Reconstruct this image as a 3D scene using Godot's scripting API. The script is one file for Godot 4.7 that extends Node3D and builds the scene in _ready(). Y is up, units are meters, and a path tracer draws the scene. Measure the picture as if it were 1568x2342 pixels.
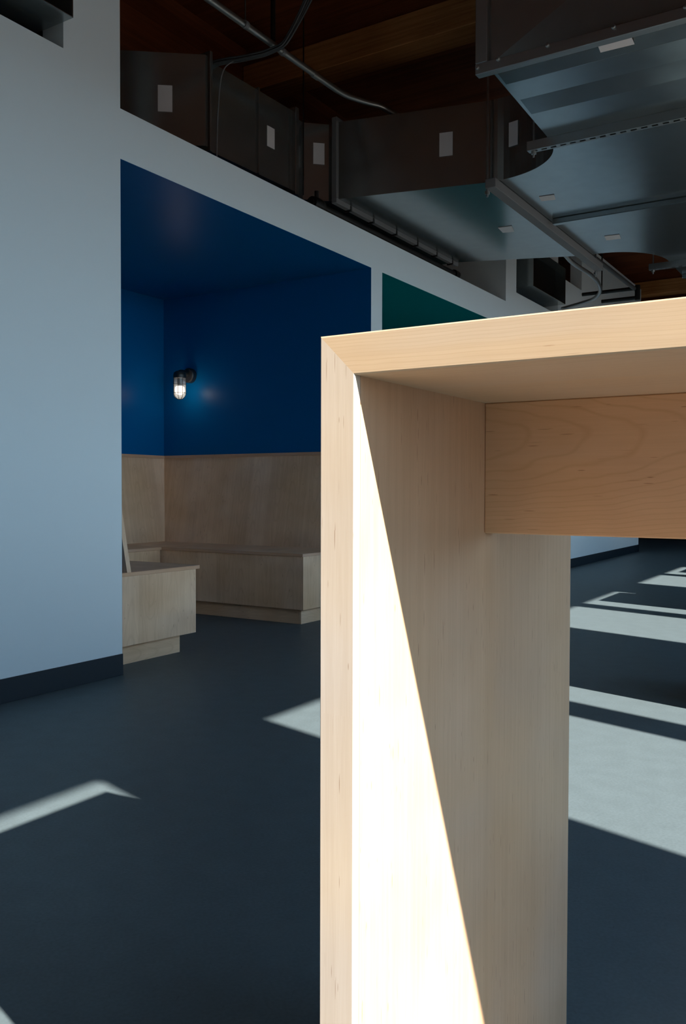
extends Node3D

# ---------------------------------------------------------------- measured layout (metres)
const WINDOW_WALL := 4.436          # inner face of the window wall (right, outside the frame)
const NICHE_TOP := 2.1604
const BAND_TOP := 2.3678
const NICHE_FAR := -2.0765
const NICHE2_NEAR := -2.2142
const OPEN_END := -4.3097
const NICHE_BACK := -1.7402
const DECK := 3.70
const DUCT_LOW := 2.48
const DUCT_TOP := 2.925
const BAY := 2.611
const TABLE_SIZE := Vector3(1.83, 0.9104, 0.5837)
const TABLE_T := 0.0344

var M := {}
var taken := {}

# ---------------------------------------------------------------- small helpers
func numbered(called: String) -> String:
	var n: int = taken.get(called, 0)
	taken[called] = n + 1
	return called if n == 0 else "%s_%03d" % [called, n]

func thing(called: String, label: String, category: String, at := Vector3.ZERO, group := "") -> Node3D:
	var o := Node3D.new()
	o.name = numbered(called)
	add_child(o)
	o.position = at
	o.set_meta("label", label)
	o.set_meta("category", category)
	if group != "":
		o.set_meta("group", group)
	return o

func tag(o: Node, label: String, category: String, group := "") -> void:
	o.set_meta("label", label)
	o.set_meta("category", category)
	if group != "":
		o.set_meta("group", group)

func start() -> SurfaceTool:
	var st := SurfaceTool.new()
	st.begin(Mesh.PRIMITIVE_TRIANGLES)
	return st

func build(st: SurfaceTool, called: String, m: Material, parent: Node = self) -> MeshInstance3D:
	var o := MeshInstance3D.new()
	o.name = numbered(called) if parent == self else called
	o.mesh = st.commit()
	o.material_override = m
	o.cast_shadow = GeometryInstance3D.SHADOW_CASTING_SETTING_ON
	parent.add_child(o, true)
	return o

func struct(called: String, st: SurfaceTool, m: Material, label := "", parent: Node = self) -> MeshInstance3D:
	var o := build(st, called, m, parent)
	if parent == self:
		o.set_meta("kind", "structure")
		o.set_meta("label", label)
		o.set_meta("category", called.split("_")[0])
	return o

# texture coordinates in metres: u along the grain axis, v across it within the face
var grain := 0
var shift := Vector2.ZERO
func uv_of(p: Vector3, n: Vector3) -> Vector2:
	var a := absf(n.x)
	var b := absf(n.y)
	var c := absf(n.z)
	var g := grain
	if g == 0:
		if a > b and a > c:
			return Vector2(p.z, p.y) + shift
		return Vector2(p.x, p.z if b > c else p.y) + shift
	if g == 1:
		if b > a and b > c:
			return Vector2(p.x, p.z) + shift
		return Vector2(p.y, p.z if a > c else p.x) + shift
	if c > a and c > b:
		return Vector2(p.x, p.y) + shift
	return Vector2(p.z, p.y if a > b else p.x) + shift

func tri(st: SurfaceTool, a: Vector3, b: Vector3, c: Vector3, n: Vector3, na := Vector3.ZERO, nb := Vector3.ZERO, nc := Vector3.ZERO) -> void:
	var smooth := na != Vector3.ZERO
	var list := [[a, na], [b, nb], [c, nc]]
	if (b - a).cross(c - a).dot(n) > 0.0:
		list = [[a, na], [c, nc], [b, nb]]
	for q in list:
		st.set_normal(q[1] if smooth else n)
		st.set_uv(uv_of(q[0], n))
		st.add_vertex(q[0])

func quad(st: SurfaceTool, a: Vector3, b: Vector3, c: Vector3, d: Vector3, n: Vector3) -> void:
	tri(st, a, b, c, n)
	tri(st, a, c, d, n)

# a box with chamfered edges
func box(st: SurfaceTool, lo: Vector3, hi: Vector3, bevel := 0.0) -> void:
	var mid := (lo + hi) / 2.0
	var hf := (hi - lo) / 2.0
	var e: float = minf(bevel, minf(hf.x, minf(hf.y, hf.z)) * 0.45)
	var ax := [Vector3.RIGHT, Vector3.UP, Vector3.BACK]
	for i in 3:
		var j := (i + 1) % 3
		var k := (i + 2) % 3
		for s: float in [-1.0, 1.0]:
			var n: Vector3 = ax[i] * s
			var u: Vector3 = ax[j] * (hf[j] - e)
			var v: Vector3 = ax[k] * (hf[k] - e)
			var o: Vector3 = mid + n * hf[i]
			quad(st, o - u - v, o + u - v, o + u + v, o - u + v, n)
			if e > 0.0:
				for q: float in [-1.0, 1.0]:
					var m: Vector3 = ax[j] * q
					var w: Vector3 = ax[k] * (hf[k] - e)
					var p1: Vector3 = mid + n * hf[i] + m * (hf[j] - e)
					var p2: Vector3 = mid + n * (hf[i] - e) + m * hf[j]
					quad(st, p1 - w, p1 + w, p2 + w, p2 - w, (n + m).normalized())
	if e > 0.0:
		for sx: float in [-1.0, 1.0]:
			for sy: float in [-1.0, 1.0]:
				for sz: float in [-1.0, 1.0]:
					var s3 := Vector3(sx, sy, sz)
					var cn := mid + hf * s3
					tri(st, cn - Vector3(0, e * sy, e * sz), cn - Vector3(e * sx, 0, e * sz), cn - Vector3(e * sx, e * sy, 0), s3.normalized())

# polygon (counted either way round) swept between two heights of an axis; "axes" gives the world axes of the polygon's x and y and of the sweep
func prism(st: SurfaceTool, poly: PackedVector2Array, from: float, to: float, axes: Array, bevel := 0.0, sharp: Array = []) -> void:
	var pts := poly.duplicate()
	var soft := []
	for i in pts.size():
		soft.append(0.0 if i in sharp else bevel)
	if Geometry2D.is_polygon_clockwise(pts):
		pts.reverse()
		soft.reverse()
		soft.append(soft.pop_front())
	var inner := pts
	if bevel > 0.0:
		inner = PackedVector2Array()
		var cnt := pts.size()
		for i in cnt:
			var d1 := (pts[i] - pts[(i + cnt - 1) % cnt]).normalized()
			var d2 := (pts[(i + 1) % cnt] - pts[i]).normalized()
			var n1 := Vector2(-d1.y, d1.x)
			var n2 := Vector2(-d2.y, d2.x)
			var c := n1.dot(n2)
			var e1: float = soft[(i + cnt - 1) % cnt]
			var e2: float = soft[i]
			if c > 0.999:
				inner.append(pts[i] + n1 * e2)
			else:
				inner.append(pts[i] + (n1 * (e1 - e2 * c) + n2 * (e2 - e1 * c)) / (1.0 - c * c))
	var ax: Vector3 = axes[0]
	var ay: Vector3 = axes[1]
	var az: Vector3 = axes[2]
	var put := func(p: Vector2, h: float) -> Vector3: return ax * p.x + ay * p.y + az * h
	var ids := Geometry2D.triangulate_polygon(inner)
	for e in [[from, -1.0], [to, 1.0]]:
		for i in range(0, ids.size(), 3):
			tri(st, put.call(inner[ids[i]], e[0]), put.call(inner[ids[i + 1]], e[0]), put.call(inner[ids[i + 2]], e[0]), az * float(e[1]))
	var n := pts.size()
	for i in n:
		var p := pts[i]
		var q := pts[(i + 1) % n]
		var d := (q - p).normalized()
		var nn: Vector3 = (ax * d.y - ay * d.x).normalized()
		quad(st, put.call(p, from + bevel), put.call(q, from + bevel), put.call(q, to - bevel), put.call(p, to - bevel), nn)
		if bevel > 0.0:
			quad(st, put.call(p, from + bevel), put.call(q, from + bevel), put.call(inner[(i + 1) % n], from), put.call(inner[i], from), (nn - az).normalized())
			quad(st, put.call(p, to - bevel), put.call(q, to - bevel), put.call(inner[(i + 1) % n], to), put.call(inner[i], to), (nn + az).normalized())

# a four-cornered board: the corners of its face and the way its thickness goes
func slab(st: SurfaceTool, f: Array, deep: Vector3) -> void:
	var mid: Vector3 = (f[0] + f[1] + f[2] + f[3]) / 4.0
	var n: Vector3 = (f[1] - f[0]).cross(f[3] - f[0]).normalized()
	if n.dot(deep) > 0.0:
		n = -n
	quad(st, f[0], f[1], f[2], f[3], n)
	quad(st, f[0] + deep, f[1] + deep, f[2] + deep, f[3] + deep, -n)
	for i in 4:
		var a: Vector3 = f[i]
		var b: Vector3 = f[(i + 1) % 4]
		var o: Vector3 = (b - a).cross(deep).normalized()
		if o.dot((a + b) / 2.0 - mid) < 0.0:
			o = -o
		quad(st, a, b, b + deep, a + deep, o)

const XY := [Vector3.RIGHT, Vector3.UP, Vector3.BACK]
const XZ := [Vector3.RIGHT, Vector3.BACK, Vector3.UP]
const ZY := [Vector3.BACK, Vector3.UP, Vector3.RIGHT]

func curve(points: Array, per := 6) -> PackedVector3Array:
	var out := PackedVector3Array()
	for i in points.size() - 1:
		var a: Vector3 = points[maxi(i - 1, 0)]
		var b: Vector3 = points[i]
		var c: Vector3 = points[i + 1]
		var d: Vector3 = points[mini(i + 2, points.size() - 1)]
		for k in per:
			var t := float(k) / per
			out.append(0.5 * (2.0 * b + (c - a) * t + (2.0 * a - 5.0 * b + 4.0 * c - d) * t * t + (3.0 * b - a - 3.0 * c + d) * t * t * t))
	out.append(points[-1])
	return out

func tube(st: SurfaceTool, path: PackedVector3Array, r: float, sides := 12, closed := true) -> void:
	var rings := []
	var side := Vector3.ZERO
	for i in path.size():
		var t := (path[mini(i + 1, path.size() - 1)] - path[maxi(i - 1, 0)]).normalized()
		if side == Vector3.ZERO:
			side = t.cross(Vector3.UP if absf(t.y) < 0.9 else Vector3.RIGHT).normalized()
		side = (side - t * side.dot(t)).normalized()
		var up := t.cross(side)
		var ring := []
		for k in sides:
			var a := TAU * k / sides
			ring.append([path[i], side * cos(a) + up * sin(a)])
		rings.append(ring)
	for i in rings.size() - 1:
		for k in sides:
			var k2 := (k + 1) % sides
			var a: Array = rings[i][k]
			var b: Array = rings[i][k2]
			var c: Array = rings[i + 1][k2]
			var d: Array = rings[i + 1][k]
			var n: Vector3 = (a[1] + b[1]).normalized()
			tri(st, a[0] + a[1] * r, b[0] + b[1] * r, c[0] + c[1] * r, n, a[1], b[1], c[1])
			tri(st, a[0] + a[1] * r, c[0] + c[1] * r, d[0] + d[1] * r, n, a[1], c[1], d[1])
	if closed:
		for e in [[0, 1], [rings.size() - 1, rings.size() - 2]]:
			var n := (path[e[0]] - path[e[1]]).normalized()
			for k in sides:
				tri(st, path[e[0]], path[e[0]] + rings[e[0]][k][1] * r, path[e[0]] + rings[e[0]][(k + 1) % sides][1] * r, n)

# profile of (radius, height) turned round an axis through "at"
func lathe(st: SurfaceTool, at: Vector3, axis: Vector3, profile: Array, sides := 24) -> void:
	var s := axis.cross(Vector3.RIGHT if absf(axis.x) < 0.9 else Vector3.UP).normalized()
	var t := axis.cross(s)
	for i in profile.size() - 1:
		var p: Vector2 = profile[i]
		var q: Vector2 = profile[i + 1]
		var sl := (q - p).normalized()
		for k in sides:
			var d0 := s * cos(TAU * k / sides) + t * sin(TAU * k / sides)
			var d1 := s * cos(TAU * (k + 1) / sides) + t * sin(TAU * (k + 1) / sides)
			var n0 := (d0 * sl.y - axis * sl.x).normalized()
			var n1 := (d1 * sl.y - axis * sl.x).normalized()
			var a := at + d0 * p.x + axis * p.y
			var b := at + d1 * p.x + axis * p.y
			var c := at + d1 * q.x + axis * q.y
			var d := at + d0 * q.x + axis * q.y
			var n := (n0 + n1).normalized()
			if p.x > 1e-5:
				tri(st, a, b, c, n, n0, n1, n1)
			if q.x > 1e-5:
				tri(st, a, c, d, n, n0, n1, n0)

# ---------------------------------------------------------------- procedural textures
func noise_bytes(w: int, h: int, sw: int, sh: int, freq: float, seed_of: int, octaves := 3) -> PackedByteArray:
	var f := FastNoiseLite.new()
	f.seed = seed_of
	f.noise_type = FastNoiseLite.TYPE_SIMPLEX_SMOOTH
	f.frequency = freq
	f.fractal_octaves = octaves
	var im := f.get_seamless_image(sw, sh)
	if sw != w or sh != h:
		im.resize(w, h, Image.INTERPOLATE_CUBIC)
	im.convert(Image.FORMAT_L8)
	return im.get_data()

# wood: u runs along the grain. arch: length and width of the tile in metres, arches along it, how fast they narrow; figure: how strong the arched figure lines are; flecks: short dark dashes; boards: width of glued boards or veneer leaves in pixels
func wood(w: int, h: int, base: Color, seed_of: int, streak: float, tone: float, figure: float, flecks: int, boards: int, blotch := 0.0, arch := Vector4(0.9, 0.45, 8.0, 600.0), centre := -1.0) -> ImageTexture:
	var rng := RandomNumberGenerator.new()
	rng.seed = seed_of
	var fine := noise_bytes(w, h, maxi(32, w / 40), h, 0.30, seed_of, 2)
	var mid := noise_bytes(w, h, maxi(16, w / 64), h, 0.045, seed_of + 1, 3)
	var wide := noise_bytes(w, h, w / 8, h / 8, 0.02, seed_of + 2, 3)
	var hue := noise_bytes(w, h, w / 8, h / 8, 0.012, seed_of + 3, 2)
	var n_boards := maxi(1, h / maxi(1, boards))
	var tones := []
	var vertex := []
	for i in n_boards + 1:
		tones.append(rng.randf_range(-1.0, 1.0))
		vertex.append(rng.randf_range(0.25, 0.75))
	var data := PackedByteArray()
	data.resize(w * h * 3)
	for y in h:
		var bi := mini(y * n_boards / h, n_boards)
		var bt: float = tones[bi] * tone
		var vc: float = (bi + float(vertex[bi])) * h / n_boards
		if centre >= 0.0:
			vc = centre * h
		var vy := (y - vc) / float(h) * arch.y
		var way := -1.0 if bi % 2 == 1 else 1.0
		for x in w:
			var i := y * w + x
			var s := (fine[i] - 128) / 128.0 * streak + (mid[i] - 128) / 128.0 * streak * 1.3 + bt
			s += (wide[i] - 128) / 128.0 * blotch
			if figure > 0.0:
				var g := vy * vy * arch.w + way * arch.z * x / w + (wide[i] - 128) / 128.0 * 0.7
				var fr := g - floorf(g)
				s -= figure * maxf(0.0, 1.0 - absf(fr - 0.5) * 6.0) * (0.35 + 0.65 * mid[i] / 255.0)
			var warm := (hue[i] - 128) / 128.0 * 0.03
			data[i * 3] = clampi(int(255.0 * base.r * (1.0 + s * 0.75 + warm * 0.5)), 0, 255)
			data[i * 3 + 1] = clampi(int(255.0 * base.g * (1.0 + s)), 0, 255)
			data[i * 3 + 2] = clampi(int(255.0 * base.b * (1.0 + s * 1.3 - warm)), 0, 255)
	for k in flecks:
		var fx := rng.randi_range(0, w - 1)
		var fy := rng.randi_range(0, h - 1)
		var ln := int(w * rng.randf_range(0.006, 0.028))
		var th := rng.randi_range(1, 2)
		var dk := rng.randf_range(0.08, 0.32)
		for dx in ln:
			var fade := sin(PI * dx / ln)
			for dy in th:
				var j := ((fy + dy + dx / 40) % h * w + (fx + dx) % w) * 3
				data[j] = int(data[j] * (1.0 - dk * 0.75 * fade))
				data[j + 1] = int(data[j + 1] * (1.0 - dk * fade))
				data[j + 2] = int(data[j + 2] * (1.0 - dk * 1.15 * fade))
	var im := Image.create_from_data(w, h, false, Image.FORMAT_RGB8, data)
	return ImageTexture.create_from_image(im)

func speckle(w: int, h: int, base: Color, seed_of: int, coarse: float, fine: float, spots: int, spot_dark: float) -> ImageTexture:
	var rng := RandomNumberGenerator.new()
	rng.seed = seed_of
	var a := noise_bytes(w, h, w, h, 0.012, seed_of, 4)
	var b := noise_bytes(w, h, w / 2, h / 2, 0.25, seed_of + 1, 2)
	var data := PackedByteArray()
	data.resize(w * h * 3)
	for i in w * h:
		var s := 1.0 + (a[i] - 128) / 128.0 * coarse + (b[i] - 128) / 128.0 * fine
		data[i * 3] = clampi(int(255.0 * base.r * s), 0, 255)
		data[i * 3 + 1] = clampi(int(255.0 * base.g * s), 0, 255)
		data[i * 3 + 2] = clampi(int(255.0 * base.b * s), 0, 255)
	for k in spots:
		var px := rng.randi_range(0, w - 1)
		var py := rng.randi_range(0, h - 1)
		var ln := rng.randi_range(1, 9)
		var an := rng.randf() * TAU
		var dk := 1.0 + rng.randf_range(-spot_dark, spot_dark * 0.4)
		for q in ln:
			var j := (posmod(py + int(sin(an) * q), h) * w + posmod(px + int(cos(an) * q), w)) * 3
			for c in 3:
				data[j + c] = clampi(int(data[j + c] * dk), 0, 255)
	return ImageTexture.create_from_image(Image.create_from_data(w, h, false, Image.FORMAT_RGB8, data))

func mat(called: String, color: Color, rough: float, metal := 0.0, spec := 0.5) -> StandardMaterial3D:
	var m := StandardMaterial3D.new()
	m.resource_name = called
	m.albedo_color = color
	m.roughness = rough
	m.metallic = metal
	m.metallic_specular = spec
	return m

func textured(called: String, tex: Texture2D, rough: float, scale_uv: Vector2, spec := 0.5) -> StandardMaterial3D:
	var m := mat(called, Color.WHITE, rough, 0.0, spec)
	m.albedo_texture = tex
	m.uv1_scale = Vector3(scale_uv.x, scale_uv.y, 1)
	return m

func relief(m: StandardMaterial3D, freq: float, strength: float, tile: float) -> void:
	var t := NoiseTexture2D.new()
	t.width = 512
	t.height = 512
	t.seamless = true
	t.as_normal_map = true
	t.bump_strength = 2.0
	var f := FastNoiseLite.new()
	f.seed = 77
	f.frequency = freq
	t.noise = f
	m.normal_enabled = true
	m.normal_texture = t
	m.normal_scale = strength
	m.uv1_triplanar = true
	m.uv1_world_triplanar = true
	m.uv1_scale = Vector3.ONE / tile

func make_materials() -> void:
	var table_wood := wood(2048, 1024, Color(0.820, 0.672, 0.545), 11, 0.024, 0.020, 0.0, 420, 200, 0.025)
	M.maple = textured("maple_panel", table_wood, 0.42, Vector2(1.0 / 0.9, 1.0 / 0.45), 0.4)
	var edge_wood := wood(2048, 256, Color(0.800, 0.735, 0.668), 19, 0.022, 0.012, 0.0, 90, 256, 0.02)
	M.maple_edge = textured("maple_leg_edging", edge_wood, 0.42, Vector2(1.0 / 0.9, 1.0 / 0.11), 0.4)
	var top_wood := wood(2048, 512, Color(0.800, 0.698, 0.585), 23, 0.014, 0.0, 0.060, 40, 512, 0.02, Vector4(0.9, 0.17, 4.0, 2600.0), 0.2)
	M.maple_top = textured("maple_top", top_wood, 0.42, Vector2(1.0 / 0.9, 1.0 / 0.17), 0.4)
	var figured := wood(2048, 512, Color(0.860, 0.700, 0.555), 37, 0.012, 0.0, 0.075, 110, 512, 0.03, Vector4(0.75, 0.17, 12.0, 1190.0), 0.68)
	M.maple_figured = textured("maple_figured", figured, 0.42, Vector2(1.0 / 0.75, 1.0 / 0.17), 0.4)
	var veneer := wood(1024, 1024, Color(0.925, 0.785, 0.655), 51, 0.022, 0.045, 0.050, 160, 128, 0.060, Vector4(0.9, 1.2, 7.0, 700.0))
	M.veneer = textured("veneer", veneer, 0.45, Vector2(1.0 / 0.9, 1.0 / 1.2), 0.4)
	var red_maple := wood(1024, 256, Color(0.845, 0.690, 0.575), 57, 0.02, 0.0, 0.03, 40, 256, 0.03)
	M.nosing = textured("red_maple", red_maple, 0.42, Vector2(1.0 / 0.9, 1.0 / 0.2), 0.4)
	var lino := speckle(1024, 1024, Color(0.378, 0.432, 0.458), 61, 0.03, 0.05, 1500, 0.14)
	M.floor = textured("dark_linoleum", lino, 0.48, Vector2(1.0 / 1.2, 1.0 / 1.2), 0.28)
	M.white = mat("white_paint", Color(0.900, 0.945, 0.970), 0.55, 0.0, 0.4)
	relief(M.white, 0.35, 0.10, 0.22)
	M.grey = mat("grey_paint", Color(0.42, 0.42, 0.42), 0.7)
	M.blue = mat("blue_paint", Color(0.006, 0.388, 0.640), 0.36, 0.0, 0.22)
	relief(M.blue, 0.35, 0.05, 0.22)
	M.teal = mat("teal_paint", Color(0.0, 0.56, 0.58), 0.40)
	M.base = mat("rubber_base", Color(0.10, 0.155, 0.20), 0.5)
	var dark_wood := wood(1024, 512, Color(0.47, 0.255, 0.145), 71, 0.10, 0.10, 0.06, 90, 64, 0.10, Vector4(2.0, 1.0, 5.0, 900.0))
	M.deck = textured("fir_deck", dark_wood, 0.6, Vector2(1.0 / 2.0, 1.0 / 1.0), 0.3)
	var beam_wood := wood(1024, 256, Color(0.70, 0.475, 0.285), 83, 0.10, 0.08, 0.07, 60, 64, 0.08, Vector4(1.8, 0.4, 5.0, 900.0))
	M.beam = textured("fir_beam", beam_wood, 0.6, Vector2(1.0 / 1.8, 1.0 / 0.4), 0.3)
	var zinc := speckle(512, 512, Color(0.60, 0.63, 0.635), 91, 0.03, 0.03, 300, 0.06)
	M.zinc = mat("galvanised_sheet", Color.WHITE, 0.20, 0.86)
	M.zinc.albedo_texture = zinc
	M.zinc.uv1_triplanar = true
	M.zinc.uv1_world_triplanar = true
	M.zinc.uv1_scale = Vector3.ONE * 1.4
	M.steel = mat("galvanised_steel", Color(0.62, 0.63, 0.63), 0.38, 0.9)
	M.sealant = mat("grey_sealant", Color(0.46, 0.46, 0.47), 0.7)
	M.paper = mat("paper_label", Color(0.86, 0.85, 0.86), 0.8)
	M.black = mat("black_iron", Color(0.035, 0.035, 0.038), 0.5)
	M.cable = mat("grey_cable", Color(0.24, 0.25, 0.26), 0.5)
	M.charcoal = mat("charcoal_paint", Color(0.09, 0.09, 0.095), 0.8)
	M.frame = mat("window_frame", Color(0.16, 0.17, 0.18), 0.45)
	M.asphalt = mat("asphalt", Color(0.18, 0.175, 0.17), 0.9)
	M.pane = mat("window_glass", Color(0.95, 0.97, 0.97, 0.06), 0.02)
	M.pane.transparency = BaseMaterial3D.TRANSPARENCY_ALPHA
	M.jar = mat("clear_glass", Color(0.85, 0.9, 0.92, 0.14), 0.05)
	M.jar.transparency = BaseMaterial3D.TRANSPARENCY_ALPHA
	M.cast = mat("cast_aluminium", Color(0.33, 0.34, 0.35), 0.45, 0.8)
	M.bulb = mat("frosted_bulb", Color(1, 0.96, 0.9), 0.5)
	M.bulb.emission_enabled = true
	M.bulb.emission = Color(1.0, 0.90, 0.80)
	M.bulb.emission_energy_multiplier = 2.6

# ---------------------------------------------------------------- table
func make_table(at: Vector3, label: String) -> Node3D:
	var t := thing("counter_table", label, "table", at, "maple counter tables in a row by the windows")
	var L := TABLE_SIZE.x
	var H := TABLE_SIZE.y
	var D := TABLE_SIZE.z
	var k := TABLE_T
	var e := 0.0012
	var st := start()
	grain = 0
	shift = Vector2(0.11, 0.052)
	prism(st, PackedVector2Array([Vector2(0, H), Vector2(L, H), Vector2(L - k, H - k), Vector2(k, H - k)]), -D, 0.0, XY, e, [1, 3])
	build(st, "tabletop", M.maple_top, t)
	grain = 1
	for side in 2:
		st = start()
		shift = Vector2(0.05 + side * 0.4, 0.10 + side * 0.2)
		var shape := PackedVector2Array([Vector2(0, 0.004), Vector2(0, H), Vector2(k, H - k), Vector2(k, 0.004)])
		if side == 1:
			shape = PackedVector2Array([Vector2(L, 0.004), Vector2(L, H), Vector2(L - k, H - k), Vector2(L - k, 0.004)])
		prism(st, shape, -D, -0.010, XY, 0.0004, [1])
		var leg := build(st, "leg", M.maple, t)
		st = start()
		shift = Vector2(0.31 + side * 0.3, 0.03)
		prism(st, shape, -0.010, 0.0, XY, e, [1])
		build(st, "edging", M.maple_edge, leg)
		grain = 0
		for z: float in [-0.05, -D + 0.05]:
			var g := start()
			lathe(g, Vector3(k / 2 if side == 0 else L - k / 2, 0, z), Vector3.UP, [Vector2(0, 0), Vector2(0.011, 0), Vector2(0.011, 0.0045), Vector2(0, 0.0045)], 12)
			build(g, "glide", M.black, leg)
		grain = 1
	grain = 0
	st = start()
	shift = Vector2(0.02, 0.13)
	box(st, Vector3(k, H - k - 0.1424, -0.2743 - k), Vector3(L - k, H - k, -0.2743), e)
	build(st, "apron", M.maple_figured, t)
	shift = Vector2.ZERO
	return t

# ---------------------------------------------------------------- built-in benches of the blue niche
func plank(b: Node3D, called: String, m: Material, along: int, lo: Vector3, hi: Vector3, bevel := 0.001) -> void:
	var st := start()
	grain = along
	box(st, lo, hi, bevel)
	build(st, called, m, b)

func board(b: Node3D, called: String, corners: Array, deep: Vector3) -> void:
	var st := start()
	grain = 1
	slab(st, corners, deep)
	build(st, called, M.veneer, b)

func make_benches() -> void:
	var lean := 0.115
	var y0 := 0.416                    # seat
	var ys := 0.399                    # underside of the seat
	var yk := 0.091                    # toe kick
	var y1 := 1.029                    # top of the backrests
	var yb := y1 - 0.02
	var ends := -0.105
	var ff := -1.4936                  # front of the far bench
	var zf := -0.580                   # front of the near bench
	var zs := zf - 0.026               # front of its seat
	var fs := ff + 0.012
	var xf := -1.195                   # front of the back bench seat
	var nb := NICHE_BACK
	var nf := NICHE_FAR
	var bb := nb + lean
	var bt := nb + 0.012
	# near bench: against the near side wall of the niche
	var b := thing("bench", "pale wood bench running into the blue niche with its end beside the white wall", "bench", Vector3.ZERO, "built-in niche benches")
	shift = Vector2(0.3, 0.2)
	plank(b, "seat", M.veneer, 0, Vector3(nb + 0.004, ys, zs + 0.012), Vector3(ends - 0.010, y0, -0.004))
	plank(b, "nosing", M.nosing, 2, Vector3(ends - 0.010, ys, zs), Vector3(ends + 0.002, y0, -0.004))
	plank(b, "nosing", M.nosing, 0, Vector3(xf, ys, zs), Vector3(ends - 0.0102, y0, zs + 0.012))
	plank(b, "end_panel", M.veneer, 1, Vector3(ends - 0.018, yk, zf), Vector3(ends, ys, -0.006))
	plank(b, "front_panel", M.veneer, 1, Vector3(xf - 0.011, yk, zf), Vector3(ends - 0.0182, ys, zf + 0.018))
	plank(b, "toe_kick", M.veneer, 2, Vector3(ends - 0.065, 0, zf + 0.063), Vector3(ends - 0.047, yk, -0.006))
	plank(b, "toe_kick", M.veneer, 0, Vector3(xf - 0.06, 0, zf + 0.063), Vector3(ends - 0.0655, yk, zf + 0.081))
	board(b, "backrest", [Vector3(bb, y0, -0.155), Vector3(ends, y0, -0.155), Vector3(ends, yb, -0.040), Vector3(bt, yb, -0.040)], Vector3(0, 0, 0.024))
	board(b, "corner_backrest", [Vector3(bb, y0, zs), Vector3(bb, y0, -0.156), Vector3(bt, yb, -0.041), Vector3(bt, yb, zs)], Vector3(-0.010, 0, 0))
	plank(b, "cap_rail", M.nosing, 0, Vector3(nb + 0.023, yb, -0.06), Vector3(ends, y1, -0.003))
	# back bench: between the side benches
	b = thing("bench", "pale wood bench along the back of the blue niche, closed in by the side benches", "bench", Vector3.ZERO, "built-in niche benches")
	shift = Vector2(0.7, 0.5)
	plank(b, "seat", M.veneer, 2, Vector3(nb + 0.004, ys, fs + 0.0003), Vector3(xf - 0.012, y0, zs - 0.0003))
	plank(b, "nosing", M.nosing, 2, Vector3(xf - 0.012, ys, fs + 0.0003), Vector3(xf, y0, zs - 0.0003))
	plank(b, "front_panel", M.veneer, 1, Vector3(xf - 0.04, yk, fs + 0.0003), Vector3(xf - 0.012, ys, zs - 0.0003))
	plank(b, "toe_kick", M.veneer, 2, Vector3(xf - 0.10, 0, fs + 0.0003), Vector3(xf - 0.07, yk, zs - 0.0003))
	board(b, "backrest", [Vector3(bb, y0, fs + 0.0003), Vector3(bb, y0, zs - 0.0003), Vector3(bt, yb, zs - 0.0003), Vector3(bt, yb, fs + 0.0003)], Vector3(-0.010, 0, 0))
	plank(b, "cap_rail", M.nosing, 2, Vector3(nb + 0.002, yb, fs + 0.0003), Vector3(nb + 0.022, y1, zs - 0.0003))
	# far bench: under the lamp
	b = thing("bench", "pale wood bench under the caged wall lamp, its lit end facing the room", "bench", Vector3.ZERO, "built-in niche benches")
	shift = Vector2(0.15, 0.9)
	plank(b, "seat", M.veneer, 0, Vector3(nb + 0.004, ys, nf + 0.004), Vector3(ends - 0.008, y0, fs - 0.012))
	plank(b, "nosing", M.nosing, 2, Vector3(ends - 0.008, ys, nf + 0.004), Vector3(ends + 0.004, y0, fs))
	plank(b, "nosing", M.nosing, 0, Vector3(nb + 0.004, ys, fs - 0.012), Vector3(ends - 0.0082, y0, fs))
	plank(b, "end_panel", M.veneer, 1, Vector3(ends - 0.018, yk, nf + 0.006), Vector3(ends, ys, ff))
	plank(b, "front_panel", M.veneer, 1, Vector3(xf - 0.04, yk, ff - 0.018), Vector3(ends - 0.0182, ys, ff))
	plank(b, "toe_kick", M.veneer, 0, Vector3(xf - 0.10, 0, ff - 0.068), Vector3(ends - 0.0685, yk, ff - 0.05))
	plank(b, "toe_kick", M.veneer, 2, Vector3(ends - 0.068, 0, nf + 0.006), Vector3(ends - 0.05, yk, ff - 0.05))
	board(b, "backrest", [Vector3(bb, y0, nf + lean), Vector3(ends, y0, nf + lean), Vector3(ends, yb, nf + 0.012), Vector3(bt, yb, nf + 0.012)], Vector3(0, 0, -0.010))
	board(b, "corner_backrest", [Vector3(bb, y0, nf + lean), Vector3(bb, y0, fs), Vector3(bt, yb, fs), Vector3(bt, yb, nf + 0.012)], Vector3(-0.010, 0, 0))
	plank(b, "cap_rail", M.nosing, 0, Vector3(nb + 0.023, yb, nf + 0.002), Vector3(ends, y1, nf + 0.022))
	plank(b, "cap_rail", M.nosing, 2, Vector3(nb + 0.002, yb, nf + 0.002), Vector3(nb + 0.0228, y1, fs))
	shift = Vector2.ZERO

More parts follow.
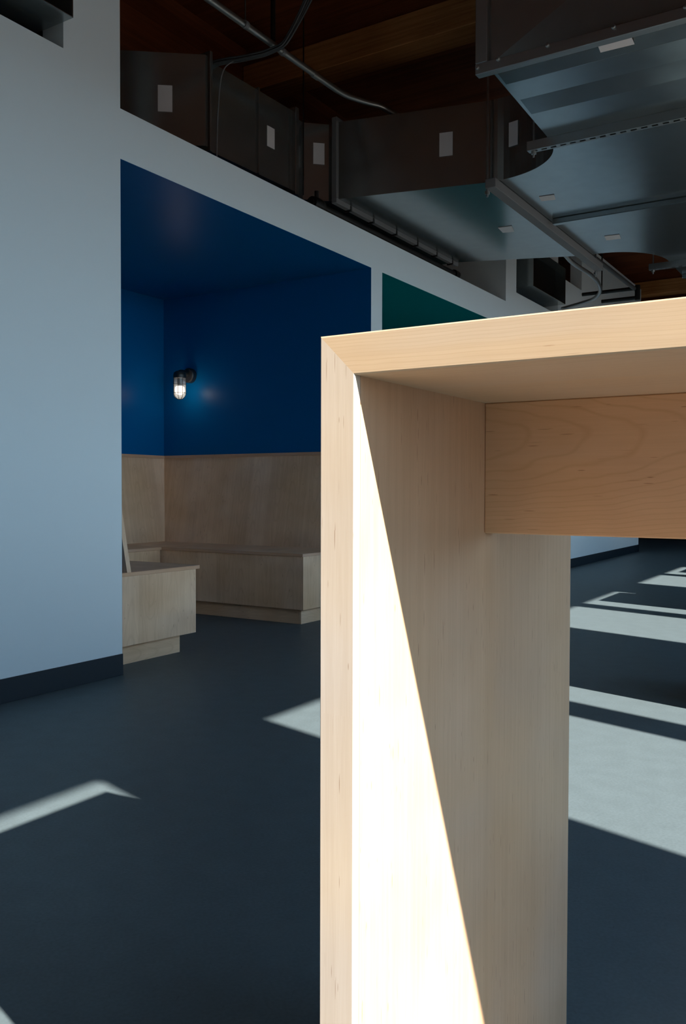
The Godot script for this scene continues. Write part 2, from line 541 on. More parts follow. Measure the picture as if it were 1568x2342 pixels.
# ---------------------------------------------------------------- caged wall lamp
func make_lamp() -> void:
	var at := Vector3(-1.478, 1.592, NICHE_FAR)
	var o := thing("wall_lamp", "caged metal jar lamp, lit, on the blue wall above the bench", "lamp", at)
	var st := start()
	lathe(st, Vector3.ZERO, Vector3.BACK, [Vector2(0, 0.001), Vector2(0.052, 0.001), Vector2(0.052, 0.034), Vector2(0.046, 0.042), Vector2(0, 0.044)], 28)
	build(st, "junction_box", M.cast, o)
	st = start()
	tube(st, curve([Vector3(0, 0.006, 0.04), Vector3(0.004, 0.012, 0.075), Vector3(0.012, 0.012, 0.115), Vector3(0.022, 0.004, 0.142)], 6), 0.019, 14)
	build(st, "arm", M.cast, o)
	var c := Vector3(0.030, 0, 0.15)
	st = start()
	lathe(st, c, Vector3.UP, [Vector2(0, 0.016), Vector2(0.026, 0.014), Vector2(0.040, 0.004), Vector2(0.044, -0.012), Vector2(0.044, -0.034), Vector2(0.040, -0.036), Vector2(0, -0.036)], 28)
	build(st, "cap", M.cast, o)
	st = start()
	var jar := [Vector2(0.0405, -0.036), Vector2(0.0405, -0.138)]
	for i in 7:
		var a := PI / 2 * (i + 1) / 7.0
		jar.append(Vector2(0.0405 * cos(a), -0.138 - 0.040 * sin(a)))
	lathe(st, c, Vector3.UP, jar, 28)
	build(st, "glass_jar", M.jar, o)
	st = start()
	for y: float in [-0.078, -0.138]:
		var ring := PackedVector3Array()
		for i in 25:
			ring.append(c + Vector3(cos(TAU * i / 24.0) * 0.0435, y, sin(TAU * i / 24.0) * 0.0435))
		tube(st, ring, 0.0018, 6, false)
	for k in 4:
		var a := PI / 4 * k + 0.35
		var path := PackedVector3Array()
		var d := Vector3(cos(a), 0, sin(a)) * 0.0435
		path.append(c + d + Vector3(0, -0.03, 0))
		for i in 13:
			var b := PI * i / 12.0
			path.append(c + d * cos(b) + Vector3(0, -0.138 - 0.0435 * sin(b), 0))
		path.append(c - d + Vector3(0, -0.03, 0))
		tube(st, path, 0.0018, 6)
	build(st, "cage", M.cast, o)
	st = start()
	lathe(st, c, Vector3.UP, [Vector2(0, -0.088), Vector2(0.022, -0.089), Vector2(0.031, -0.098), Vector2(0.033, -0.114), Vector2(0.030, -0.132), Vector2(0.018, -0.147), Vector2(0, -0.152)], 20)
	build(st, "bulb", M.bulb, o)
	st = start()
	lathe(st, c, Vector3.UP, [Vector2(0.016, -0.036), Vector2(0.016, -0.087), Vector2(0, -0.0878)], 14)
	build(st, "socket", M.cast, o)
	var l := OmniLight3D.new()
	l.name = "bulb_light"
	l.light_color = Color(1.0, 0.90, 0.80)
	l.light_energy = 0.014
	l.light_size = 0.03
	l.omni_range = 14.0
	l.omni_attenuation = 2.0
	l.shadow_enabled = true
	o.add_child(l)
	l.position = c + Vector3(0, -0.118, 0)

# ---------------------------------------------------------------- ducts
func label_on(parent: Node, a: Vector3, b: Vector3, c: Vector3, d: Vector3, n: Vector3) -> void:
	var st := start()
	var up := n * 0.0018
	quad(st, a + up, b + up, c + up, d + up, n)
	quad(st, a, b, c, d, -n)
	var list := [a, b, c, d]
	for i in 4:
		var p: Vector3 = list[i]
		var q: Vector3 = list[(i + 1) % 4]
		var out := (q - p).cross(n).normalized()
		if out.dot((p + q) / 2 - (a + c) / 2) < 0:
			out = -out
		quad(st, p, q, q + up, p + up, out)
	build(st, "paper_label", M.paper, parent)

func label_wall(parent: Node, from: Vector2, to: Vector2, u0: float, u1: float, y0: float, y1: float) -> void:
	var d := (to - from).normalized()
	var n := Vector3(-d.y, 0, d.x)
	var p := from + d * u0
	var q := from + d * u1
	var o := n * 0.0015
	label_on(parent, Vector3(p.x, y0, p.y) + o, Vector3(q.x, y0, q.y) + o, Vector3(q.x, y1, q.y) + o, Vector3(p.x, y1, p.y) + o, n)

func label_under(parent: Node, pts: Array, y: float) -> void:
	label_on(parent, Vector3(pts[0].x, y, pts[0].y), Vector3(pts[1].x, y, pts[1].y), Vector3(pts[2].x, y, pts[2].y), Vector3(pts[3].x, y, pts[3].y), Vector3.DOWN)

func arc(out: PackedVector2Array, c: Vector2, r: Vector2, a0: float, a1: float, n := 14) -> void:
	for i in n + 1:
		var a: float = lerpf(a0, a1, float(i) / n)
		out.append(c + Vector2(cos(a) * r.x, sin(a) * r.y))

func bolt(parent: Node, p: Vector3, n: Vector3) -> void:
	var st := start()
	lathe(st, p, n, [Vector2(0.009, 0), Vector2(0.009, 0.007), Vector2(0.005, 0.010), Vector2(0, 0.010)], 8)
	build(st, "bolt", M.steel, parent)

func make_ducts() -> void:
	# the T-shaped duct that comes out over the blue niche
	var o := thing("ceiling_duct", "large galvanised T-shaped air duct with rounded inner corners under the timber ceiling", "duct")
	var poly := PackedVector2Array()
	var xr := 2.26
	var xl := 1.345
	poly.append(Vector2(xr, -0.69))
	poly.append(Vector2(xl, -0.69))
	poly.append(Vector2(1.318, -1.53))
	arc(poly, Vector2(0.90, -1.53), Vector2(0.415, 0.385), 0.0, -PI / 2 - 0.2, 20)
	poly.append(Vector2(-0.01, -1.712))
	poly.append(Vector2(-0.01, -3.36))
	arc(poly, Vector2(0.93, -4.14), Vector2(0.405, 0.47), PI / 2 + 0.15, 0.0, 16)
	poly.append(Vector2(1.335, -8.2))
	poly.append(Vector2(xr, -8.2))
	var st := start()
	prism(st, poly, DUCT_LOW, DUCT_TOP, XZ)
	build(st, "duct_body", M.zinc, o)
	# end cap with its cross break
	st = start()
	var ce := Vector3((xl + xr) / 2, (DUCT_LOW + DUCT_TOP) / 2, -0.664)
	var cs := [Vector3(xl, DUCT_LOW, -0.688), Vector3(xr, DUCT_LOW, -0.688), Vector3(xr, DUCT_TOP, -0.688), Vector3(xl, DUCT_TOP, -0.688)]
	for i in 4:
		var n: Vector3 = (cs[(i + 1) % 4] - cs[i]).cross(ce - cs[i]).normalized()
		tri(st, cs[i], cs[(i + 1) % 4], ce, n if n.z > 0 else -n)
	build(st, "end_cap", M.zinc, o)
	st = start()
	box(st, Vector3(xl - 0.045, DUCT_LOW - 0.032, -0.705), Vector3(xr + 0.045, DUCT_LOW + 0.012, -0.667), 0.003)
	box(st, Vector3(xl - 0.045, DUCT_TOP - 0.012, -0.705), Vector3(xr + 0.045, DUCT_TOP + 0.032, -0.667), 0.003)
	box(st, Vector3(xl - 0.045, DUCT_LOW + 0.012, -0.705), Vector3(xl + 0.006, DUCT_TOP - 0.012, -0.667), 0.003)
	box(st, Vector3(xr - 0.006, DUCT_LOW + 0.012, -0.705), Vector3(xr + 0.045, DUCT_TOP - 0.012, -0.667), 0.003)
	build(st, "end_flange", M.steel, o)
	for x: float in [1.312, 1.40, 1.60, 1.85, 2.10]:
		bolt(o, Vector3(x, DUCT_LOW - 0.006 + (0.012 if x > 1.35 else 0.0), -0.667), Vector3.BACK)
	# joint flange where the branch leaves the wall
	st = start()
	var zn := -1.690
	var zr := -3.385
	box(st, Vector3(-0.045, DUCT_LOW - 0.026, zr), Vector3(-0.010, DUCT_LOW + 0.006, zn), 0.003)
	box(st, Vector3(-0.045, DUCT_TOP - 0.006, zr), Vector3(-0.010, DUCT_TOP + 0.026, zn), 0.003)
	box(st, Vector3(-0.045, DUCT_LOW + 0.006, zn - 0.032), Vector3(-0.010, DUCT_TOP - 0.006, zn), 0.003)
	box(st, Vector3(-0.045, DUCT_LOW + 0.006, zr), Vector3(-0.010, DUCT_TOP - 0.006, zr + 0.032), 0.003)
	build(st, "joint_flange", M.sealant, o)
	for z: float in [-1.85, -2.12, -2.42, -2.72, -3.02, -3.28]:
		st = start()
		box(st, Vector3(-0.052, DUCT_LOW - 0.034, z - 0.008), Vector3(-0.006, DUCT_LOW - 0.002, z + 0.008), 0.001)
		build(st, "clip", M.black, o)
	# transverse joints and beads of the underside
	for j in [[-2.74, 0.93, 0.034, 0.045], [-4.62, 1.34, 0.030, 0.04]]:
		st = start()
		box(st, Vector3(j[1], DUCT_LOW - j[2], j[0] - j[3] / 2), Vector3(xr, DUCT_LOW - 0.0003, j[0] + j[3] / 2), 0.004)
		build(st, "slip_joint", M.zinc, o)
	for j in [[-0.85, 1.36], [-1.18, 1.35]]:
		st = start()
		prism(st, PackedVector2Array([Vector2(j[0] + 0.14, DUCT_LOW), Vector2(j[0], DUCT_LOW - 0.011), Vector2(j[0] - 0.025, DUCT_LOW)]), j[1], xr - 0.02, ZY)
		build(st, "bead", M.zinc, o)
	# paper labels
	var a := Vector2(-0.006, -1.712)
	var b := Vector2(0.818, -1.9073)
	label_wall(o, a, b, 0.594, 0.669, 2.652, 2.782)
	label_wall(o, Vector2(0.96, -1.908), Vector2(1.015, -1.897), 0.0, 0.056, 2.645, 2.775)
	label_under(o, [Vector2(1.773, -0.735), Vector2(1.897, -0.735), Vector2(1.894, -0.792), Vector2(1.768, -0.787)], DUCT_LOW - 0.012)
	label_under(o, [Vector2(0.574, -2.711), Vector2(0.664, -2.723), Vector2(0.632, -2.846), Vector2(0.56, -2.83)], DUCT_LOW - 0.0015)
	label_under(o, [Vector2(0.998, -2.28), Vector2(1.085, -2.29), Vector2(1.065, -2.375), Vector2(0.985, -2.36)], DUCT_LOW - 0.0015)
	label_under(o, [Vector2(1.105, -3.26), Vector2(1.20, -3.27), Vector2(1.185, -3.37), Vector2(1.09, -3.36)], DUCT_LOW - 0.0015)

	# the duct behind the white band
	var q := thing("supply_duct", "dark galvanised duct sections standing behind the white band above the blue niche", "duct")
	st = start()
	prism(st, PackedVector2Array([Vector2(-0.88, -0.135), Vector2(-0.150, -0.706), Vector2(-0.150, -0.715), Vector2(-0.88, -0.715)]), DUCT_LOW, DUCT_TOP, XZ)
	build(st, "duct_section", M.zinc, q)
	st = start()
	prism(st, PackedVector2Array([Vector2(-0.176, -0.7355), Vector2(-0.152, -1.447), Vector2(-0.88, -1.447), Vector2(-0.88, -0.7355)]), DUCT_LOW, DUCT_TOP, XZ)
	build(st, "duct_section", M.zinc, q)
	st = start()
	prism(st, PackedVector2Array([Vector2(-0.185, -1.481), Vector2(-0.191, -1.607), Vector2(-0.078, -1.713), Vector2(-0.046, -1.713), Vector2(-0.046, -3.36), Vector2(-0.88, -3.36), Vector2(-0.88, -1.481)]), DUCT_LOW, DUCT_TOP, XZ)
	build(st, "duct_section", M.zinc, q)
	for f in [[-0.7352, -0.7152, -0.126], [-1.4805, -1.4475, -0.128]]:
		st = start()
		box(st, Vector3(-0.9, DUCT_LOW - 0.024, f[0]), Vector3(f[2], DUCT_TOP + 0.02, f[1]), 0.003)
		build(st, "section_flange", M.zinc, q)
	st = start()
	box(st, Vector3(-0.20, DUCT_LOW, -1.146), Vector3(-0.150, DUCT_TOP + 0.012, -1.136), 0.002)
	build(st, "seam", M.zinc, q)
	label_wall(q, Vector2(-0.475, -0.4522), Vector2(-0.150, -0.706), 0.182, 0.252, 2.637, 2.765)
	label_wall(q, Vector2(-0.176, -0.804), Vector2(-0.1527, -1.447), 0.417, 0.481, 2.655, 2.765)
	label_wall(q, Vector2(-0.191, -1.607), Vector2(-0.078, -1.713), 0.062, 0.128, 2.690, 2.812)

	# two stub ducts that come out of the white wall
	for s in [[0.33, 1.216, "open galvanised duct stub high in the white wall in front of the blue niche"], [-5.58, -4.694, "open galvanised duct stub high in the white wall past the teal niche"]]:
		var d := thing("duct_stub", s[2], "duct", Vector3.ZERO, "open duct stubs in the white wall")
		var z0: float = s[0]
		var z1: float = s[1]
		var yb := 2.560
		var yt := 2.90
		var names := ["bottom_panel", "top_panel", "side_panel", "side_panel"]
		var lows := [Vector3(-0.45, yb, z0), Vector3(-0.45, yt - 0.004, z0), Vector3(-0.45, yb + 0.004, z0), Vector3(-0.45, yb + 0.004, z1 - 0.004)]
		var highs := [Vector3(0.10, yb + 0.004, z1), Vector3(0.10, yt, z1), Vector3(0.10, yt - 0.004, z0 + 0.004), Vector3(0.10, yt - 0.004, z1)]
		for i in 4:
			st = start()
			box(st, lows[i], highs[i], 0.0006)
			build(st, names[i], M.zinc, d)
		st = start()
		box(st, Vector3(-0.005, yb + 0.005, z0 + 0.005), Vector3(0.0, yt - 0.005, z1 - 0.005))
		build(st, "damper", M.black, d)

func make_hangers() -> void:
	# plain channel under the branch
	var o := thing("trapeze_hanger", "plain grey steel channel with rods carrying the duct branch", "hanger")
	var st := start()
	box(st, Vector3(0.845, 2.428, -3.96), Vector3(0.905, DUCT_LOW - 0.001, -1.855), 0.003)
	build(st, "channel", M.sealant, o)
	for z: float in [-1.870, -3.945]:
		st = start()
		tube(st, PackedVector3Array([Vector3(0.852, 2.385, z), Vector3(0.852, DECK, z)]), 0.0065, 8)
		build(st, "rod", M.steel, o)
		st = start()
		lathe(st, Vector3(0.852, 2.398, z), Vector3.UP, [Vector2(0, 0), Vector2(0.014, 0), Vector2(0.014, 0.018), Vector2(0, 0.018)], 6)
		build(st, "nut", M.steel, o)
	# slotted strut under the main run
	for s in [[-1.51, 1.215, "slotted steel strut with rods across the underside of the near duct run"], [-4.17, 1.19, "slotted steel strut with rods across the far duct run"]]:
		o = thing("trapeze_hanger", s[2], "hanger", Vector3.ZERO, "slotted strut hangers")
		var z: float = s[0]
		var x0: float = s[1]
		var x1 := 2.38
		var yl := 2.436
		st = start()
		# web with a row of slots: two rails and the bridges between the slots
		box(st, Vector3(x0, DUCT_LOW - 0.004, z - 0.02), Vector3(x1, DUCT_LOW - 0.0003, z + 0.02))
		box(st, Vector3(x0, yl, z + 0.017), Vector3(x1, DUCT_LOW - 0.004, z + 0.02))
		box(st, Vector3(x0, yl, z - 0.02), Vector3(x1, DUCT_LOW - 0.004, z - 0.017))
		box(st, Vector3(x0, yl, z + 0.008), Vector3(x1, yl + 0.003, z + 0.017))
		box(st, Vector3(x0, yl, z - 0.017), Vector3(x1, yl + 0.003, z - 0.008))
		var x := x0
		while x < x1 - 0.02:
			box(st, Vector3(x, yl, z - 0.008), Vector3(x + 0.019, yl + 0.003, z + 0.008))
			x += 0.047
		build(st, "strut", M.steel, o)
		for rx: float in [x0 + 0.028, x1 - 0.028]:
			st = start()
			tube(st, PackedVector3Array([Vector3(rx, yl - 0.03, z), Vector3(rx, DECK, z)]), 0.005, 8)
			build(st, "rod", M.steel, o)
			st = start()
			lathe(st, Vector3(rx, yl - 0.016, z), Vector3.UP, [Vector2(0, 0), Vector2(0.013, 0), Vector2(0.013, 0.014), Vector2(0, 0.014)], 6)
			build(st, "nut", M.steel, o)
	# thin wire rod in front of the supply duct
	st = start()
	tube(st, PackedVector3Array([Vector3(-0.10, 2.45, -1.482), Vector3(-0.10, DECK, -1.482)]), 0.004, 8)
	o = build(st, "hanger_rod", M.black)
	tag(o, "thin dark threaded rod hanging in front of the supply duct", "rod")

func make_pipes() -> void:
	var o := thing("conduit", "grey metal conduit with an offset bend at its end, under the timber ceiling", "conduit")
	var st := start()
	var y := 3.01
	var path := PackedVector3Array([Vector3(0.07, y, 0.6), Vector3(0.085, y, -0.6), Vector3(0.095, y, -1.45)])
	path.append_array(curve([Vector3(0.097, y, -1.52), Vector3(0.115, y - 0.002, -1.62), Vector3(0.17, y - 0.008, -1.73), Vector3(0.215, y - 0.012, -1.80), Vector3(0.25, y - 0.03, -1.86), Vector3(0.29, y - 0.06, -1.91)], 5))
	tube(st, path, 0.0165, 14)
	build(st, "pipe", M.steel, o)
	for z: float in [-0.72, -1.02]:
		st = start()
		tube(st, PackedVector3Array([Vector3(0.0885, y, z + 0.012), Vector3(0.0887, y, z - 0.012)]), 0.0195, 14)
		build(st, "strap", M.sealant, o)
	st = start()
	tube(st, PackedVector3Array([Vector3(0.091, y, -1.29), Vector3(0.092, y, -1.34)]), 0.0195, 14)
	build(st, "coupling", M.steel, o)
	st = start()
	tube(st, PackedVector3Array([Vector3(0.0885, y, -0.72), Vector3(0.0885, DECK - 0.002, -0.72)]), 0.003, 6)
	build(st, "wire", M.cable, o)
	# bundle of grey cables that swings over to the supply duct
	o = thing("cable_bundle", "bundle of grey cables looping below the conduit to the dark duct", "cable")
	for k in 5:
		var d := Vector3(0.012 * (k % 3), 0.012 * (k / 3), 0.010 * ((k * 2) % 3))
		st = start()
		tube(st, curve([Vector3(0.50, 3.68, -0.86) + d * 3, Vector3(0.36, 3.30, -0.95) + d * 2, Vector3(0.185, 3.02, -0.945) + d, Vector3(0.09, 2.965, -0.93) + d, Vector3(-0.03, 2.94, -0.88) + d, Vector3(-0.15, 2.935, -0.84) + d, Vector3(-0.26, 2.934, -0.83) + d], 7), 0.0055, 8)
		build(st, "cable", M.cable, o)
	st = start()
	tube(st, curve([Vector3(0.02, 2.955, -0.895), Vector3(-0.09, 2.93, -0.84), Vector3(-0.128, 2.86, -0.805), Vector3(-0.135, 2.68, -0.785), Vector3(-0.135, 2.50, -0.775), Vector3(-0.135, 2.38, -0.775)], 6), 0.0032, 8)
	build(st, "drop_cable", M.sealant, o)
	# dark pipe that comes straight down from the deck
	st = start()
	tube(st, PackedVector3Array([Vector3(0.048, 3.055, -0.996), Vector3(0.048, DECK, -0.996)]), 0.012, 12)
	o = build(st, "drop_pipe", M.black)
	tag(o, "black pipe dropping straight from the timber ceiling behind the conduit", "pipe")
	# black pipe lying on the white band, with its end cap
	o = thing("gas_pipe", "black iron pipe lying along the top of the white band", "pipe")
	st = start()
	tube(st, PackedVector3Array([Vector3(-0.062, 2.413, -1.50), Vector3(-0.062, 2.413, -3.44)]), 0.021, 12)
	build(st, "pipe", M.black, o)
	st = start()
	lathe(st, Vector3(-0.062, 2.413, -3.44), Vector3.FORWARD, [Vector2(0.021, -0.03), Vector2(0.032, -0.03), Vector2(0.032, 0.03), Vector2(0.02, 0.042), Vector2(0, 0.044)], 14)
	build(st, "end_fitting", M.black, o)
	st = start()
	lathe(st, Vector3(-0.062, 2.413, -1.56), Vector3.FORWARD, [Vector2(0.021, -0.05), Vector2(0.036, -0.05), Vector2(0.04, -0.02), Vector2(0.04, 0.02), Vector2(0.036, 0.05), Vector2(0.021, 0.05)], 14)
	build(st, "union_fitting", M.black, o)
	st = start()
	tube(st, PackedVector3Array([Vector3(-0.062, 2.43, -1.56), Vector3(-0.062, 2.49, -1.56)]), 0.013, 10)
	build(st, "valve_stem", M.black, o)
	# conduits past the branch
	st = start()
	tube(st, curve([Vector3(0.62, 3.69, -3.78), Vector3(0.622, 2.72, -3.78), Vector3(0.635, 2.56, -3.95), Vector3(0.645, 2.55, -4.5), Vector3(0.625, 2.55, -4.8), Vector3(0.55, 2.55, -5.15), Vector3(0.42, 2.55, -5.42), Vector3(0.27, 2.55, -5.55), Vector3(0.03, 2.55, -5.70)], 7), 0.017, 12)
	o = build(st, "bent_conduit", M.steel)
	tag(o, "grey conduit that bends towards the white wall beside the far duct stub", "conduit")
	st = start()
	tube(st, PackedVector3Array([Vector3(0.765, 2.60, -3.9), Vector3(0.776, 2.60, -5.45)]), 0.018, 12)
	o = build(st, "straight_conduit", M.cable)
	tag(o, "dark straight conduit running past the end of the steel channel", "conduit")
	o = thing("sprinkler_pipe", "pair of black pipes on a short hanger over the white wall past the duct stub", "pipe")
	for p in [[Vector3(0.30, 2.605, -5.45), Vector3(0.80, 2.605, -5.45)], [Vector3(0.48, 2.52, -5.45), Vector3(0.80, 2.52, -5.45)]]:
		st = start()
		tube(st, PackedVector3Array(p), 0.017, 12)
		build(st, "pipe", M.black, o)
	st = start()
	tube(st, PackedVector3Array([Vector3(0.80, 2.63, -5.45), Vector3(0.80, 2.50, -5.45)]), 0.024, 12)
	build(st, "elbow_fitting", M.black, o)
	st = start()
	tube(st, PackedVector3Array([Vector3(0.48, 2.60, -5.45), Vector3(0.48, DECK, -5.45)]), 0.006, 8)
	build(st, "rod", M.black, o)

# ---------------------------------------------------------------- the shell
func window_openings() -> Array:
	var out := []
	for k in [-1, 0, 1, 2, 3]:
		out.append(-k * BAY)
	return out

func make_shell() -> void:
	var st := start()
	grain = 0
	box(st, Vector3(-1.95, -0.12, -12.2), Vector3(WINDOW_WALL + 0.2, 0.0, 9.2))
	struct("floor", st, M.floor, "dark blue-grey linoleum floor with sunlit patches")
	st = start()
	box(st, Vector3(-1.95, DECK, -12.2), Vector3(WINDOW_WALL + 0.2, DECK + 0.16, 9.2))
	struct("ceiling", st, M.deck, "dark red-brown timber deck ceiling")

	# white wall with the niches: near pier (hole for a duct stub), band, partition, far pier
	st = start()
	var T := -0.12
	box(st, Vector3(T, 0, 0), Vector3(0, 2.489, 9.0))
	box(st, Vector3(T, 2.489, 0), Vector3(0, DECK, 0.293))
	box(st, Vector3(T, 2.489, 1.36), Vector3(0, DECK, 9.0))
	box(st, Vector3(T, 2.98, 0.293), Vector3(0, DECK, 1.36))
	box(st, Vector3(T, NICHE_TOP, OPEN_END), Vector3(0, BAND_TOP, 0))
	box(st, Vector3(T, 0, NICHE2_NEAR), Vector3(0, NICHE_TOP, NICHE_FAR))
	box(st, Vector3(T, 0, -8.98), Vector3(0, 2.486, OPEN_END))
	box(st, Vector3(T, 2.486, -4.55), Vector3(0, DECK, OPEN_END))
	box(st, Vector3(T, 2.97, -5.66), Vector3(0, DECK, -4.55))
	box(st, Vector3(T, 2.486, -8.98), Vector3(0, 2.87, -5.66))
	box(st, Vector3(T, 2.87, -8.98), Vector3(0, 3.38, -6.42))
	struct("wall_left", st, M.white, "white painted wall with two recessed niches and openings for ducts")
	# the far end of the space above the wall, and the white return of the opening
	st = start()
	box(st, Vector3(-1.74, BAND_TOP, OPEN_END - 0.12), Vector3(T, DECK, OPEN_END))
	struct("wall_return", st, M.white, "white side of the opening above the niches")
	st = start()
	box(st, Vector3(-1.8, 0, -9.6), Vector3(-0.16, DECK, -9.45))
	struct("wall_end", st, M.white, "white end wall past the white wall")
	st = start()
	box(st, Vector3(-0.98, BAND_TOP, OPEN_END), Vector3(-0.92, DECK, 0.0))
	box(st, Vector3(-0.98, BAND_TOP, 0.0), Vector3(T, DECK, 0.06))
	struct("wall_recess", st, M.deck, "fir boards closing the space above the niches")

	# blue niche
	st = start()
	box(st, Vector3(NICHE_BACK - 0.1, 0, NICHE_FAR - 0.001), Vector3(NICHE_BACK, NICHE_TOP, 0.06))
	struct("wall_niche_back", st, M.blue, "deep blue back wall of the niche")
	st = start()
	box(st, Vector3(NICHE_BACK, 0, NICHE_FAR - 0.066), Vector3(-0.0005, NICHE_TOP, NICHE_FAR + 0.001))
	struct("wall_niche_far", st, M.blue, "deep blue side wall of the niche with the lamp")
	st = start()
	box(st, Vector3(NICHE_BACK, 0, -0.001), Vector3(-0.0005, NICHE_TOP, 0.06))
	struct("wall_niche_near", st, M.blue, "deep blue near side wall of the niche")
	st = start()
	box(st, Vector3(NICHE_BACK - 0.1, NICHE_TOP - 0.001, NICHE_FAR - 0.066), Vector3(-0.0005, BAND_TOP - 0.002, 0.06))
	struct("ceiling_niche", st, M.blue, "deep blue ceiling of the niche")
	# teal niche
	st = start()
	box(st, Vector3(NICHE_BACK - 0.1, 0, OPEN_END), Vector3(NICHE_BACK, NICHE_TOP, NICHE2_NEAR))
	box(st, Vector3(NICHE_BACK, 0, NICHE2_NEAR - 0.001), Vector3(-0.0005, NICHE_TOP, NICHE2_NEAR + 0.066))
	box(st, Vector3(NICHE_BACK, 0, OPEN_END), Vector3(-0.0005, NICHE_TOP, OPEN_END + 0.02))
	struct("wall_niche_teal", st, M.teal, "teal walls of the second niche")
	st = start()
	box(st, Vector3(NICHE_BACK - 0.1, NICHE_TOP - 0.001, OPEN_END), Vector3(-0.0005, BAND_TOP - 0.002, NICHE2_NEAR + 0.066))
	struct("ceiling_niche_teal", st, M.teal, "teal ceiling of the second niche")

	# rubber base
	st = start()
	box(st, Vector3(0, 0, 0), Vector3(0.006, 0.0896, 9.0), 0.001)
	struct("baseboard_left", st, M.base, "dark blue-black rubber base along the white wall by the niche")
	st = start()
	box(st, Vector3(0, 0, -8.98), Vector3(0.006, 0.0896, OPEN_END), 0.001)
	struct("baseboard_far", st, M.base, "dark blue-black rubber base along the white wall past the niches")
	st = start()
	box(st, Vector3(0, 0, NICHE2_NEAR), Vector3(0.006, 0.0896, NICHE_FAR), 0.001)
	struct("baseboard_partition", st, M.base, "dark rubber base on the end of the partition between the niches")

	# outer walls
	st = start()
	box(st, Vector3(-2.05, 0, -12.2), Vector3(-1.95, DECK, 9.2))
	struct("wall_back", st, M.white, "white wall behind the niches")
	st = start()
	box(st, Vector3(-1.95, 0, 9.0), Vector3(WINDOW_WALL + 0.2, DECK, 9.2))
	struct("wall_near", st, M.charcoal, "charcoal wall behind the viewer")
	st = start()
	box(st, Vector3(-1.95, 0, -12.2), Vector3(WINDOW_WALL + 0.2, DECK, -12.0))
	struct("wall_far", st, M.charcoal, "charcoal wall at the far end of the room")

	# window wall
	st = start()
	var sill := 0.60
	var head := 2.62
	var x0 := WINDOW_WALL
	var x1 := WINDOW_WALL + 0.2
	box(st, Vector3(x0, 0, -12.0), Vector3(x1, sill, 9.0))
	box(st, Vector3(x0, head, -12.0), Vector3(x1, DECK, 9.0))
	var spans := []
	for c: float in window_openings():
		spans.append([c - 0.672, c + 1.345])
	var edge := 9.0
	for s in spans:
		box(st, Vector3(x0, sill, s[1]), Vector3(x1, head, edge))
		edge = s[0]
	box(st, Vector3(x0, sill, -12.0), Vector3(x1, head, edge))
	struct("wall_right", st, M.grey, "grey wall with the row of windows")
	var fx0 := WINDOW_WALL + 0.06
	var fx1 := WINDOW_WALL + 0.14
	var n := 0
	for c: float in window_openings():
		n += 1
		var w := Node3D.new()
		w.name = "window_%d" % n
		add_child(w)
		w.set_meta("kind", "structure")
		w.set_meta("label", "two-light window in the window wall, outside the picture")
		w.set_meta("category", "window")
		var za := c - 0.612
		var zb := c + 0.238
		var zc := c + 0.408
		var zd := c + 1.278
		var top := 2.5485
		var bot := 0.66
		st = start()
		box(st, Vector3(fx0, sill, c - 0.672), Vector3(fx1, head, za), 0.002)
		box(st, Vector3(fx0, sill, zd), Vector3(fx1, head, c + 1.345), 0.002)
		box(st, Vector3(fx0, top, za), Vector3(fx1, head, zd), 0.002)
		box(st, Vector3(fx0, sill, za), Vector3(fx1, bot, zd), 0.002)
		build(st, "window_frame", M.frame, w)
		st = start()
		box(st, Vector3(fx0, bot, zb), Vector3(fx1, top, zc), 0.002)
		build(st, "mullion", M.frame, w)
		for p in [[za, zb], [zc, zd]]:
			st = start()
			box(st, Vector3(WINDOW_WALL + 0.097, bot, p[0]), Vector3(WINDOW_WALL + 0.103, top, p[1]))
			build(st, "pane", M.pane, w)
	# ground outside the windows
	st = start()
	box(st, Vector3(x1, -0.3, -60.0), Vector3(80.0, -0.15, 60.0))
	struct("floor_street", st, M.asphalt, "grey street outside the windows")

	# ceiling beams
	var beams := [[-1.96, "trim_1"], [-9.40, "trim_2"]]
	for b in beams:
		st = start()
		grain = 0
		shift = Vector2(0.2, 0.1)
		box(st, Vector3(-0.915 if b[0] > -5.0 else -1.9, 3.40, b[0] - 0.20), Vector3(WINDOW_WALL, 3.575, b[0]), 0.004)
		var o := struct(b[1], st, M.beam, "brown laminated timber beam under the deck")
		st = start()
		box(st, Vector3(-0.915 if b[0] > -5.0 else -1.9, 3.575, b[0] - 0.20), Vector3(WINDOW_WALL, DECK, b[0] - 0.03), 0.003)
		build(st, "nailer", M.deck, o)
	shift = Vector2.ZERO

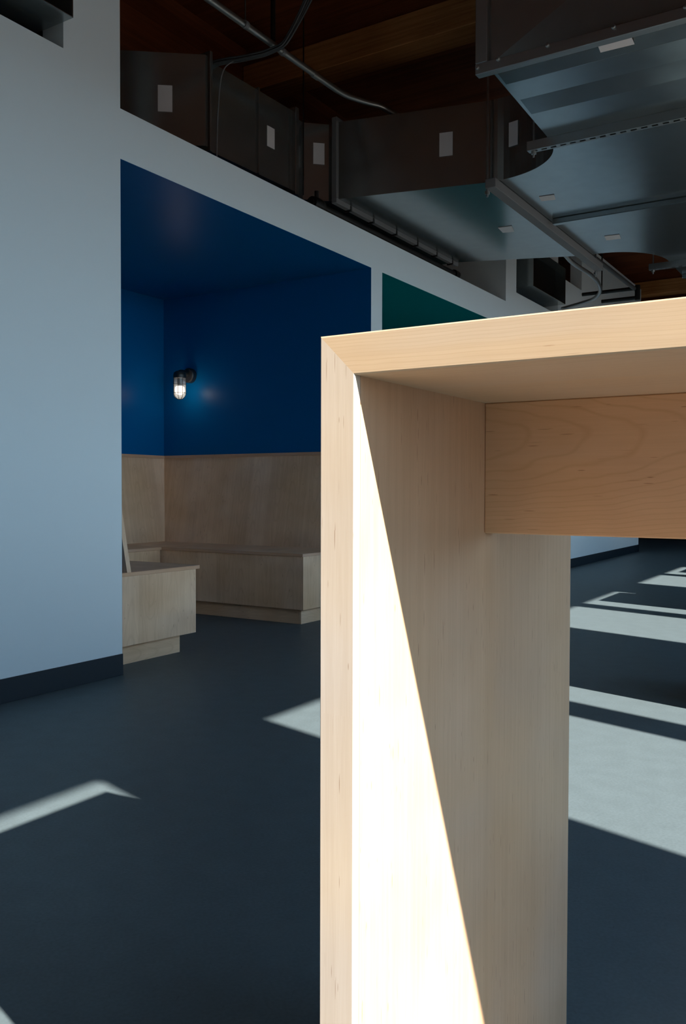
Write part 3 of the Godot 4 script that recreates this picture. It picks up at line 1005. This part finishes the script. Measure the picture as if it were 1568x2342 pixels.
# ---------------------------------------------------------------- everything
func _ready() -> void:
	# camera
	var cam := Camera3D.new()
	cam.name = "camera"
	add_child(cam)
	cam.position = Vector3(2.72779, 0.78, 2.60377)
	var yaw := deg_to_rad(32.0469)
	var pit := deg_to_rad(-1.4116)
	var rol := deg_to_rad(0.1367)
	var f := Vector3(-sin(yaw) * cos(pit), sin(pit), -cos(yaw) * cos(pit))
	var rt := f.cross(Vector3.UP).normalized()
	var up := rt.cross(f)
	var rt2 := rt * cos(rol) + up * sin(rol)
	var up2 := up * cos(rol) - rt * sin(rol)
	cam.basis = Basis(rt2, up2, -f)
	cam.fov = rad_to_deg(2.0 * atan(1171.0 / 1986.786))
	cam.near = 0.02
	cam.far = 200.0
	cam.current = true
	# sky and exposure
	var env := Environment.new()
	var sky := Sky.new()
	var sm := ProceduralSkyMaterial.new()
	sm.sky_top_color = Color(0.54, 0.73, 0.90)
	sm.sky_horizon_color = Color(0.80, 0.915, 0.975)
	sm.sky_curve = 0.25
	sm.ground_bottom_color = Color(0.30, 0.30, 0.31)
	sm.ground_horizon_color = Color(0.55, 0.58, 0.60)
	sm.sky_energy_multiplier = 1.95
	sm.ground_energy_multiplier = 1.0
	sky.sky_material = sm
	env.background_mode = Environment.BG_SKY
	env.sky = sky
	env.tonemap_mode = Environment.TONE_MAPPER_LINEAR
	env.tonemap_exposure = 1.0
	env.sdfgi_enabled = true
	env.ssao_enabled = true
	env.ssil_enabled = true
	var we := WorldEnvironment.new()
	we.name = "environment"
	we.environment = env
	add_child(we)
	# sun
	var sun := DirectionalLight3D.new()
	sun.name = "sun"
	add_child(sun)
	var az := deg_to_rad(15.87)
	var el := deg_to_rad(34.11)
	var d := Vector3(-cos(az) * cos(el), -sin(el), -sin(az) * cos(el))
	sun.look_at_from_position(Vector3.ZERO, d, Vector3.UP)
	sun.light_color = Color(1.0, 0.965, 0.91)
	sun.light_energy = 6.7
	sun.light_angular_distance = 0.53
	sun.shadow_enabled = true
	sun.sky_mode = DirectionalLight3D.SKY_MODE_LIGHT_ONLY

	make_materials()
	make_shell()
	var at := Vector3(2.3186, 0, 1.9873)
	make_table(at, "pale maple counter table with mitred panel leg and central apron, half in sunlight")
	for k in 3:
		make_table(at - Vector3(0.036 if k == 1 else 0.0, 0, BAY * (k + 1)), "%s maple counter table in the row, counted from the half sunlit one" % ["second", "third", "fourth"][k])
	make_benches()
	make_ducts()
	make_hangers()
	make_pipes()
	make_lamp()
